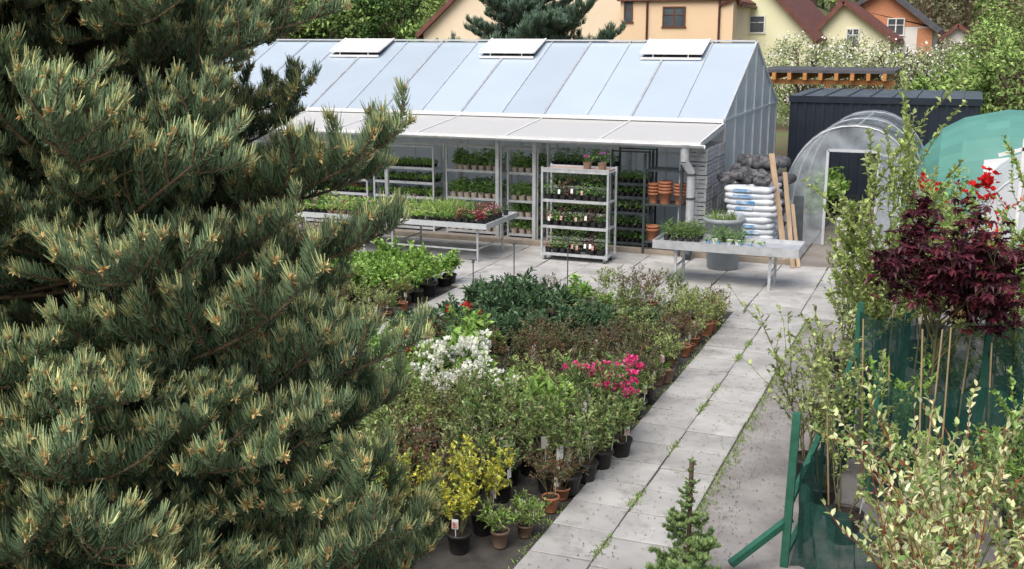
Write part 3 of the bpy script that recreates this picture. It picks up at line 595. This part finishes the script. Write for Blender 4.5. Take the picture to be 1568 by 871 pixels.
# ---------------- houses ----------------
def gable(name,x0,x1,y0,y1,zl,zr,xp,zp,wall,roof,over=.5,zb=0,trim=None,upper=None,zu=4):
    g=group(name); mb=MB()
    F=[(x0,y0,zb),(x1,y0,zb),(x1,y0,zr),(xp,y0,zp),(x0,y0,zl)]; mb.poly(F,wall); mb.poly([(a,y1,c) for a,_,c in F],wall)
    mb.poly([(x0,y0,zb),(x0,y1,zb),(x0,y1,zl),(x0,y0,zl)],wall); mb.poly([(x1,y0,zb),(x1,y1,zb),(x1,y1,zr),(x1,y0,zr)],wall)
    if upper:
        mb.poly([(x0+.02,y0-.02,zu),(x1+.02,y0-.02,zu),(x1+.02,y0-.02,zr),(xp,y0-.02,zp),(x0+.02,y0-.02,zl)],upper)
        mb.poly([(x1+.02,y0-.02,zu),(x1+.02,y1,zu),(x1+.02,y1,zr),(x1+.02,y0-.02,zr)],upper)
    mb.obj('walls',g); rf=MB()
    for xa,za in((x0,zl),(x1,zr)):
        d=nrm(np.array([xa-xp,za-zp])); ex,ez=xa+d[0]*over,za+d[1]*over; t=.18
        V=[(xp,y0-over,zp+.02),(ex,y0-over,ez+.02),(ex,y1+over,ez+.02),(xp,y1+over,zp+.02)]; V2=[(a,b_,c+t) for a,b_,c in V]
        rf.add(V+V2,[(0,1,2,3),(4,5,6,7),(0,1,5,4),(1,2,6,5),(2,3,7,6),(3,0,4,7)],roof)
        rf.beam((xp,y0-over-.03,zp+.08),(ex,y0-over-.03,ez+.08),.06,.26,trim or roof)
        rf.cyl((ex,y0-over,ez),(ex,y1+over,ez),.08,.08,8,trim or RPIPE)
    rf.obj('roof',g); return g
def window(g,x,y,z,w,h,frame=WHITEP,panes=2):
    mb=MB(); mb.box(x-w/2,x+w/2,y-.03,y-.005,z,z+h,GLASS)
    for a,b_,c,d in((x-w/2-.07,x-w/2,z,z+h),(x+w/2,x+w/2+.07,z,z+h),(x-w/2-.07,x+w/2+.07,z+h,z+h+.07),(x-w/2-.12,x+w/2+.12,z-.08,z)): mb.box(a,b_,y-.07,y-.002,c,d,frame)
    for k in range(1,panes): xx=x-w/2+w*k/panes; mb.box(xx-.035,xx+.035,y-.06,y-.031,z,z+h,frame)
    mb.box(x-w/2,x-.036,y-.05,y-.031,z+h*.6,z+h*.6+.04,frame); mb.box(x+.036,x+w/2,y-.05,y-.031,z+h*.6,z+h*.6+.04,frame)
    mb.obj('window',g)
g=gable('peach_house',-30.,-11.6,60.,72,4.7,6.3,-21,12.6,PEACH,TILE,.35)
window(g,-24.2,60,5.4,.9,1.3,BROWNF)
mb=MB(); mb.box(-17.6,-11.55,58.8,59.99,0,6.35,ORNG); mb.box(-17.75,-11.4,58.6,60,6.36,6.55,TILE)
for x in(-16.1,-12.25): mb.cyl((x,58.72,0),(x,58.72,6.4),.06,.06,8,RPIPE)
mb.beam((-12.25,58.72,6.1),(-11.6,58.65,6.35),.1,.1,RPIPE)
mb.obj('bay',g); window(g,-14.65,58.8,5.05,1.1,.95,BROWNF); window(g,-17.15,58.8,5.3,.35,1.1,BROWNF,1)
g=gable('yellow_house',-18,-8.1,64,78,4.5,4.5,-13,9.4,YELL,TILE,.4); window(g,-11.2,64,4.75,.75,.85,WHITEP,1)
g2=gable('yellow_house',-8.6,-4.3,68,78,4.6,4.4,-7.0,6.4,YELL,TILE,.4); window(g2,-6.4,68,4.1,.6,.8); mb=MB(); mb.box(-7.7,-7.1,71,71.6,6,7.6,TILE); mb.box(-7.78,-7.02,70.9,71.7,7.6,7.7,TILED); mb.obj('chimney',g2)
g=gable('unfinished_brick_house',-7.2,-2.3,75,86,6.2,5.0,-5.3,7.3,WHR,TILED,.5,upper=BRICKO,zu=5.1); window(g,-4.5,74.96,4.6,.9,.95); mb=MB(); mb.box(-2.278,-2.26,75.4,80,2.2,4.9,WHR); mb.box(-3.2,-2.29,74.95,74.975,3.2,5.0,BRICKO); mb.obj('wall_patch',g)
gable('old_cottage',-3.,1.5,88,98,3.4,3.4,-1,5.2,WHR,TILE,.4)
gable('garden_shed',.6,5.,62,67,2.6,2.6,2.6,3.3,WHR,TILED,.3)
# ---------------- background trees ----------------
def crown_tree(name,loc,h,r,cols,n,leaf,th=.35,trunk=BARK,clumps=40,flow=None,sx=1.):
    g=group(name,loc); mb=MB(); segs=[];an=[]
    grow(np.array([0,0,-.5]),np.array([0,0,1.]),h*.8,h*.022,2,5,.8,.25,3,segs,an,.1)
    mb.tubes(segs,trunk,5); mb.obj('trunk_and_limbs',g); mb=MB()
    u=nrm(NR.normal(size=(clumps,3))); rad=NR.uniform(.45,1.,(clumps,1))**.6
    C=u*rad*np.array([r*sx,r,h*(1-th)/2])+[0,0,h*(1+th)/2]; cr=r*NR.uniform(.16,.34,clumps)
    i=NR.integers(0,clumps,n); P=C[i]+nrm(NR.normal(size=(n,3)))*(cr[i]*NR.uniform(.3,1,n)**.5)[:,None]*[1,1,.75]
    tint=NR.uniform(.7,1.25,clumps)[i][:,None]
    mb.leaves(P,NR.normal(size=(n,3))+[0,0,.1],leaf*NR.uniform(.6,1.3,n),leaf*.6,pick(cols,n)*tint,BGLEAF,.2,.1,upb=.4)
    if flow:
        k=n//3; i=NR.integers(0,clumps,k); P=C[i]+nrm(NR.normal(size=(k,3)))*(cr[i]*1.05)[:,None]; mb.leaves(P,NR.normal(size=(k,3)),leaf*.8,leaf*.7,pick(flow,k,.1),BGLEAF,.1,.1,upb=.2)
    mb.obj('foliage',g); return g
BGc=[(.16,.27,.08),(.13,.22,.06),(.21,.31,.09)]; BG2=[(.27,.38,.12),(.22,.33,.10)]; BG3=[(.23,.21,.13),(.27,.25,.15),(.19,.19,.11)]
for x,y,h,r in((-6.2,44,4.5,2.0),(-3.4,43,4.6,2.1),(-1.0,45,4.2,1.9),(-4.8,47,4.5,2.0)): crown_tree('blossoming_fruit_tree',(x,y,hgt(x,y)),h,r,[(.36,.42,.22),(.30,.36,.17)],3000,.12,.3,clumps=60,flow=[(.76,.74,.70),(.68,.68,.58)])
for x,y,h,r,c in((1.2,52,5.0,2.4,BG2),(4.2,50,6.,2.6,BGc),(0.2,58,4.6,2.2,BG3),(3.6,66,8.,3.2,BG2),(6,72,9,4,BG3),(1.5,38.5,4.3,1.9,BG2),(3.2,40,4.7,2.2,BG3),(-.3,40,3.7,1.6,BG2)):
    crown_tree('deciduous_tree',(x,y,hgt(x,y)),h,r,c,3600,.18,.25,clumps=60)
def forest(name,spots,cols_list,leaf,n=620):
    mb=MB()
    for x,y,h,r in spots:
        z=hgt(x,y); k=14; cols=random.choice(cols_list); u=nrm(NR.normal(size=(k,3))); C=u*np.array([r,r,h*.4])*.75+[x,y,z+h*.55]
        i=NR.integers(0,k,n); P=C[i]+NR.normal(size=(n,3))*r*.25; mb.leaves(P,NR.normal(size=(n,3)),leaf*NR.uniform(.6,1.4,n),leaf*.6,pick(cols,n)*NR.uniform(.6,1.3,k)[i][:,None],BGLEAF,.2,.1,upb=.4)
        mb.cyl((x,y,z-.3),(x,y,z+h*.6),h*.03,h*.015,5,BARK,False)
    mb.obj(name)
sp1=[]
for _ in range(120):
    y=random.uniform(60,105); x=-random.uniform(.44,.68)*y; sp1.append((x,y,random.uniform(1.2,4.5),random.uniform(1.,2.2)))
forest('hillside_trees',sp1,[BGc,BG2,BGc,[(.06,.12,.04)],[(.07,.14,.04)],BG3],.3,560)
sp2=[(random.uniform(-12,26),random.uniform(98,150),random.uniform(8,15),random.uniform(3,5)) for _ in range(70)]
forest('distant_woodland',sp2,[BGc,BG3,BG3,BG2],.5)
sp3=[(random.uniform(-70,-12),random.uniform(105,145),random.uniform(6,10),random.uniform(2.5,4.5)) for _ in range(60)]
forest('woodland',sp3,[BGc,BG2,[(.05,.1,.03)]],.45)
sp4=[(random.uniform(-20,-10),random.uniform(46,54),random.uniform(1.5,2.6),random.uniform(.8,1.4)) for _ in range(14)]+[(random.uniform(-9,3),random.uniform(52,62),random.uniform(1.6,3),random.uniform(1,1.6)) for _ in range(16)]
forest('garden_hedge',sp4,[BGc,BG2],.18)
# ---------------- conifers ----------------
def bough(seed,bud=.85,dens=440,nl=.038,dark=(.05,.095,.048),lite=(.30,.41,.22),tipc=(.54,.56,.25),dt=.055,hw=.0019,upc=.8,tiplen=.10):
    rng=np.random.default_rng(seed); mb=MB(); tw=[]
    def curve(p,d,L,upk,n=5):
        pts=[p]; 
        for i in range(n): d=nrm(d+np.array([0,0,upk])/n+rng.normal(size=3)*.09); pts.append(pts[-1]+d*L/n)
        return pts
    mz=lambda t: -.14*t+.34*t**2.4
    M=[np.array([t,.06*math.sin(t*4+seed),mz(t)]) for t in np.linspace(0,1,12)]
    segs=[(M[i],M[i+1],.014*(1-i/13),.014*(1-(i+1)/13)) for i in range(11)]
    tw.append((M[5:],1.))
    t=.18;side=1
    while t<.99:
        k=t*11;i=min(int(k),10); p=M[i]+(M[i+1]-M[i])*(k-i); d=nrm(M[i+1]-M[i])
        L=(.38*(1-t)+.10)*rng.uniform(.6,1.3); ang=rng.uniform(.55,1.1)
        dd=nrm(d*math.cos(ang)+np.array([0,side,0])*math.sin(ang)+np.array([0,0,rng.uniform(-.3,.55)]))
        pts=curve(p,dd,L,upc); tw.append((pts,t)); segs+= [(pts[j],pts[j+1],.005,.004) for j in range(5)]
        if L>.14:
            s=.3; sd=1
            while s<.95:
                q=pts[min(int(s*5),4)]; e=nrm(pts[min(int(s*5),4)+1]-q); c=nrm(np.cross(e,[0,0,1.]))*sd
                l2=L*.40*(1.2-s)*rng.uniform(.7,1.2)+.04; pp=curve(q,nrm(e*.7+c*.75+np.array([0,0,rng.uniform(-.2,.6)])),l2,upc,4); tw.append((pp,t))
                segs+=[(pp[j],pp[j+1],.003,.003) for j in range(4)]
                s+=.09/L; sd=-sd
        if rng.uniform()<.6:
            pp=curve(p,nrm(d*.6+np.array([0,rng.uniform(-.5,.5),.8])),rng.uniform(.06,.15),.4,4); tw.append((pp,t)); segs+=[(pp[j],pp[j+1],.003,.003) for j in range(4)]
        side=-side; t+=dt
    mb.tubes(segs,TWIG,4)
    Pn=[];Dn=[];Sn=[];En=[];tips=[];tipd=[]
    for pts,tm in tw:
        pts=np.array(pts); sl=np.linalg.norm(np.diff(pts,axis=0),axis=1); L=sl.sum()
        n1=int(L*dens*.55)+6; n2=int(min(L,tiplen)*dens*1.5)+10
        u=np.concatenate([rng.uniform(0,1,n1),1-rng.uniform(0,1,n2)**1.2*min(1,tiplen/L)]); s=np.clip(u,0,.9995); n=len(s)
        u=s*(len(pts)-1.001); i=u.astype(int); f=(u-i)[:,None]
        P=pts[i]+(pts[i+1]-pts[i])*f; d=nrm(pts[i+1]-pts[i]); rr=rng.normal(size=(n,3)); rr-=d*(rr*d).sum(1,keepdims=True); rr=nrm(rr)
        dist=(1-s)*L
        fw=np.clip(.15+.55*np.exp(-dist/.03),0,1)
        D=nrm(rr*.9+d*fw[:,None]+np.array([0,0,.3])); Pn.append(P);Dn.append(D)
        young=rng.uniform(.6,1.1)
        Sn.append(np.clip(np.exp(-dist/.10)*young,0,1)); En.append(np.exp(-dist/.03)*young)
        tips.append(pts[-1]);tipd.append(d[-1])
    P=np.vstack(Pn);D=np.vstack(Dn);S_=np.concatenate(Sn)[:,None];E=np.concatenate(En)[:,None]; n=len(P)
    l=(nl*rng.uniform(.7,1.15,n))[:,None]; sd=nrm(np.cross(D,rng.normal(size=(n,3))))*hw
    mid=P+D*l*.5+np.array([0,0,.06])*l; tip=P+D*l*.85+np.array([0,0,.62])*l
    V=np.stack([P-sd*.8,P+sd*.8,mid+sd,mid-sd,tip+sd*.4,tip-sd*.4],1); b=np.arange(n)[:,None]*6
    F=np.concatenate([b+np.array([[0,1,2,3]]),b+np.array([[3,2,4,5]])])
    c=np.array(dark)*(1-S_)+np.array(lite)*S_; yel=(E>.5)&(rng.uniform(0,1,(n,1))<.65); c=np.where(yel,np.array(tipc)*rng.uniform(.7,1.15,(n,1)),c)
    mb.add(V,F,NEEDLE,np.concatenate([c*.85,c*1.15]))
    tips=np.array(tips);tipd=np.array(tipd); ok=rng.uniform(0,1,len(tips))<bud; tips=tips[ok];tipd=tipd[ok]
    T6=np.repeat(tips,10,0); D6=np.repeat(tipd,10,0)+rng.normal(size=(len(T6),3))*.8
    mb.leaves(T6,D6,.024,.011,pick([(.60,.44,.20),(.64,.55,.28),(.48,.30,.13)],len(T6)),NEEDLE)
    return mb.mesh('fir_bough')
BO=[bough(i) for i in range(7)]
def conifer(name,loc,H,Rb,z0,dz,per,pw=.8,meshes=BO,trunkr=.16,droop=.12,smin=.012):
    g=group(name,loc); mb=MB(); mb.cyl((0,0,-.3),(0,0,H*.97),trunkr,.02,10,BARK); mb.obj('trunk',g)
    z=z0
    while z<H*.985:
        R=Rb*(1-z/H)**pw; 
        for k in range(per):
            a=random.uniform(0,6.283); s=max(smin*H,R*random.choice([random.uniform(.5,.85),random.uniform(.85,1.1)]))
            tilt=droop*(1-z/H*2.2)+random.uniform(-.3,.25)
            put('bough',random.choice(meshes),(0,0,z+random.uniform(-dz,dz)*.5),0,s,g,rot=(random.uniform(-.5,.5),tilt,a))
        z+=dz
    put('leader',meshes[0],(0,0,H*.93),0,H*.05,g,rot=(0,-1.4,0))
    return g
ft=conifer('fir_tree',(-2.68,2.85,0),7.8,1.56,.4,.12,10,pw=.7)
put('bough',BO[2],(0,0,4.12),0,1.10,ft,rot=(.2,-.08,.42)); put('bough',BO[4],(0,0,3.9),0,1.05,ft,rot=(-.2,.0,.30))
CD=[bough(30+i,bud=0,dens=260,nl=.05,hw=.003,dark=(.04,.08,.05),lite=(.15,.23,.16),tipc=(.15,.23,.16)) for i in range(2)]
conifer('cedar_tree',(-19.2,50,0.3),9.5,5.2,.8,.45,8,pw=.7,droop=.2,meshes=CD)
SB=[bough(20+i,bud=.2,dens=300,nl=.11,dark=(.11,.20,.07),lite=(.30,.43,.17),tipc=(.38,.50,.2),dt=.13,hw=.006,upc=.3) for i in range(3)]
conifer('spruce_sapling',(-1.9,8.72,0),1.2,.36,.06,.085,5,pw=.9,meshes=SB,trunkr=.018,droop=0.,smin=.04)
# ---------------- right-hand plants ----------------
def one(name,loc,**kw):
    o=plant(**kw).obj(name,loc=loc); o.rotation_euler=(0,0,random.uniform(0,6.28)); return o
for x,y,h in((-1.04,10.8,1.8),(-1.25,11.5,1.2),(-.75,10.2,1.4),(-1.3,13.2,1.1),(-1.2,14.2,1.5),(-1.35,15.6,1.3)):
    one('young_sapling',(x,y,.0),H=h,spread=.2,stems=6,depth=1,nl=620,ll=.062,lw=.038,cols=LIM+OL,pot=POTB,pr=.18,stem=STEM,kspread=.5,kids=1,nseg=7,sr=.008,hexa=True,tag=1)
one('young_birch',(-.75,14.4,0),H=3.1,spread=.2,stems=6,depth=1,nl=5600,ll=.085,lw=.052,cols=LIM,pot=POTB,pr=.22,kspread=.5,nseg=10,sr=.012,lo=.9,af=.2,kids=2)
one('young_birch',(-.3,16.4,0),H=2.6,spread=.25,stems=6,depth=1,nl=3200,ll=.08,lw=.048,cols=LIM+BR,pot=POTB,pr=.22,kspread=.55,nseg=8,sr=.012)
one('yellow_leaf_shrub',(1.0,12.9,0),H=2.0,spread=.35,stems=8,depth=1,nl=2800,ll=.065,lw=.04,cols=LIM+YEL[2:],pot=POTB,pr=.22,kspread=.6,nseg=7,sr=.010)
one('yellow_leaf_shrub',(.85,15.,0),H=2.5,spread=.32,stems=8,depth=1,nl=4200,ll=.075,lw=.045,cols=LIM+BR,pot=POTB,pr=.22,kspread=.6,nseg=8,sr=.010)
mb=MB(); potprof(mb,(0,0,0),.2,.3,POTB); segs=[(np.array((0,0,.25)),np.array((.03,.02,1.75)),.02,.016)]; an=[]
for i in range(11):
    a=i*.8; grow(np.array((.03,.02,1.25+.06*i)),nrm(np.array([math.cos(a)*.45,math.sin(a)*.45,.8])),.9,.011,2,5,.6,.12,2,segs,an,.15)
mb.tubes(segs,STEM,5); A=np.array([a[1] for a in an]); A=A[A[:,2]>1.5]; n=1150; i=NR.integers(0,len(A),n); C=A[i]+NR.normal(size=(n,3))*.06; cc=pick(BU,n,.3)
Dm=NR.normal(size=(n,3))*.8+[0,0,-.35]; Sx=nrm(np.cross(Dm,[0,0,1.])); Dm=nrm(Dm)
for ang in(-1.6,-.8,0,.8,1.6): mb.leaves(C,Dm*math.cos(ang)+Sx*math.sin(ang),.105 if abs(ang)<1 else .065,.05,cc,LEAF,.1,.2,upb=.95)
mb.obj('red_japanese_maple',loc=(-.12,12.05,0))
for x,y,h,n in((.05,7.3,1.85,1150),(.5,6.9,1.85,1150),(.35,7.9,1.7,950),(.0,8.05,1.25,600),(.25,7.5,1.5,700)):
    one('variegated_dogwood',(x,y,.0),H=h,spread=.36,stems=9,depth=1,nl=n,ll=.066,lw=.034,cols=[(.66,.70,.38),(.72,.74,.46),(.50,.58,.24),(.22,.36,.11)],pot=POTB,pr=.2,stem=STEMR,kspread=.5,kids=1,nseg=7,sr=.007,hexa=True,lup=.8,lo=.5,af=.45)
one('rose_bush',(.35,8.8,0),H=1.3,spread=.5,stems=10,depth=1,nl=1300,ll=.06,lw=.037,cols=OL+MID+[(.25,.1,.05)],pot=POTB,pr=.2,nseg=6,sr=.007,kids=1,hexa=True)
one('rose_bush',(-.2,8.75,0),H=.95,spread=.5,stems=9,depth=1,nl=1000,ll=.06,lw=.037,cols=OL+MID+[(.25,.1,.05)],pot=POTB,pr=.2,nseg=6,sr=.007,kids=1,hexa=True)
one('red_robin_photinia',(.25,19.0,0),H=1.75,spread=.35,stems=9,depth=1,nl=1300,ll=.11,lw=.05,cols=[(.6,.03,.03),(.5,.04,.03),(.35,.05,.03),(.14,.2,.05)],pot=POTT,pr=.2,nseg=6,sr=.01,flow=[(.68,.02,.02)],nf=10,fr=.09,lo=.7)
for x,y in((-.2,18),(.8,18.2),(-.5,19.8),(.2,13.6),(1.1,14.0),(.9,9.8),(1.6,16.5),(.8,10.9),(.15,10.3),(-.45,11.75)):
    one('nursery_shrub',(x,y,0),H=random.uniform(.8,1.25),spread=.45,stems=9,depth=1,nl=1300,ll=.065,lw=.037,cols=random.choice([BR,OL+LIM,MID+BR,LIM]),pot=POTB,pr=.18,nseg=6,sr=.007,kids=1)
mb=MB()
for i in range(26):
    x=random.uniform(-.9,1.2);y=random.uniform(9.6,15.5); mb.cyl((x,y,0),(x+random.uniform(-.12,.12),y+random.uniform(-.1,.1),random.uniform(1.3,2.0)),.010,.008,6,BAMB,False)
mb.obj('bamboo_stakes')
def net(mb,pts,h0,h1,mat):
    for (a,b_) in zip(pts[:-1],pts[1:]):
        n=30; P=[]; ph=random.uniform(0,6)
        for k in range(n+1):
            t=k/n; x=a[0]+(b_[0]-a[0])*t; y=a[1]+(b_[1]-a[1])*t; sag=-.08*math.sin(t*math.pi)+.02*math.sin(t*23+ph)
            for q in range(6):
                f=q/5; w=.045*math.sin(t*19+ph+f*1.7)+.03*math.sin(t*41+f*4)+random.uniform(-.012,.012)
                P.append((x+w*.6,y+w,h0+(h1+sag-h0)*f))
        for k in range(n):
            for j in range(5): mb.add([P[k*6+j],P[(k+1)*6+j],P[(k+1)*6+j+1],P[k*6+j+1]],[(0,1,2,3)],mat,smooth=True)
g=group('net_fence'); mb=MB(); net(mb,[(-1.12,9.5),(.1,8.35),(1.5,7.0)],0,.8,NETD); net(mb,[(-1.1,9.6),(-.98,11.0),(-.9,12.4)],0,.9,NETD); net(mb,[(-.6,11.2),(.4,11.35),(2.2,11.4)],0,1.3,NETD); net(mb,[(-.9,12.4),(.4,12.5),(2.2,12.6)],0,1.7,NETD); net(mb,[(-.8,12.6),(-.6,15.2),(-.4,17.5)],0,1.2,NETD); mb.obj('net',g)
mb=MB(); 
for x,y,h in((-1.18,9.45,1.45),(-.92,12.4,1.8),(.4,12.5,1.8),(-.62,11.2,1.4),(-.5,15.3,1.5),(.12,8.3,.9)): mb.beam((x,y,0),(x+.03,y+.03,h),.07,.07,GREENP)
mb.beam((-1.6,9.1,.1),(-1.15,9.5,.45),.06,.06,GREENP); mb.beam((-1.18,9.45,.55),(-.92,12.4,1.2),.05,.05,GREENP); mb.beam((-1.18,9.45,.1),(-1.1,10.9,.1),.05,.05,GREENP)
mb.obj('posts',g)
mb=MB(); mb.cyl((-.5,0,.26),(.5,.1,.27),.25,.24,18,BARK,False); mb.cyl((-.502,0,.26),(-.5,0,.26),.245,.245,18,LOGE); mb.cyl((.5,.1,.27),(.502,.1,.27),.235,.235,18,LOGE); mb.obj('cut_log',loc=(-1.3,20.5,0))
# ---------------- camera / light ----------------
cam=bpy.data.cameras.new('Camera'); cam.lens=38.9; cam.sensor_width=36; cam.clip_end=1500; co=bpy.data.objects.new('Camera',cam); COL.objects.link(co)
co.location=(0,0,4.7); co.rotation_euler=(math.radians(90-12.8),0,math.radians(22.1)); sc.camera=co
el,az=math.radians(56),math.radians(190)
sd=Vector((math.sin(az)*math.cos(el),math.cos(az)*math.cos(el),math.sin(el)))
sun=bpy.data.lights.new('Sun','SUN'); sun.energy=2.8; sun.angle=math.radians(55); sun.color=(1,.985,.955); so=bpy.data.objects.new('Sun',sun); COL.objects.link(so); so.rotation_euler=sd.to_track_quat('Z','Y').to_euler()
w=bpy.data.worlds.new('World'); sc.world=w; w.use_nodes=True; N=w.node_tree.nodes; bg=N['Background']; sk=N.new('ShaderNodeTexSky'); sk.sky_type='NISHITA'; sk.sun_disc=False; sk.sun_elevation=el; sk.sun_rotation=az; sk.dust_density=5.; sk.air_density=1.; sk.ozone_density=.6; w.node_tree.links.new(sk.outputs[0],bg.inputs[0]); bg.inputs[1].default_value=.15
sc.view_settings.view_transform='Standard'; sc.view_settings.look='None'; sc.view_settings.exposure=0; sc.view_settings.gamma=1
print('OBJ',len(bpy.data.objects))
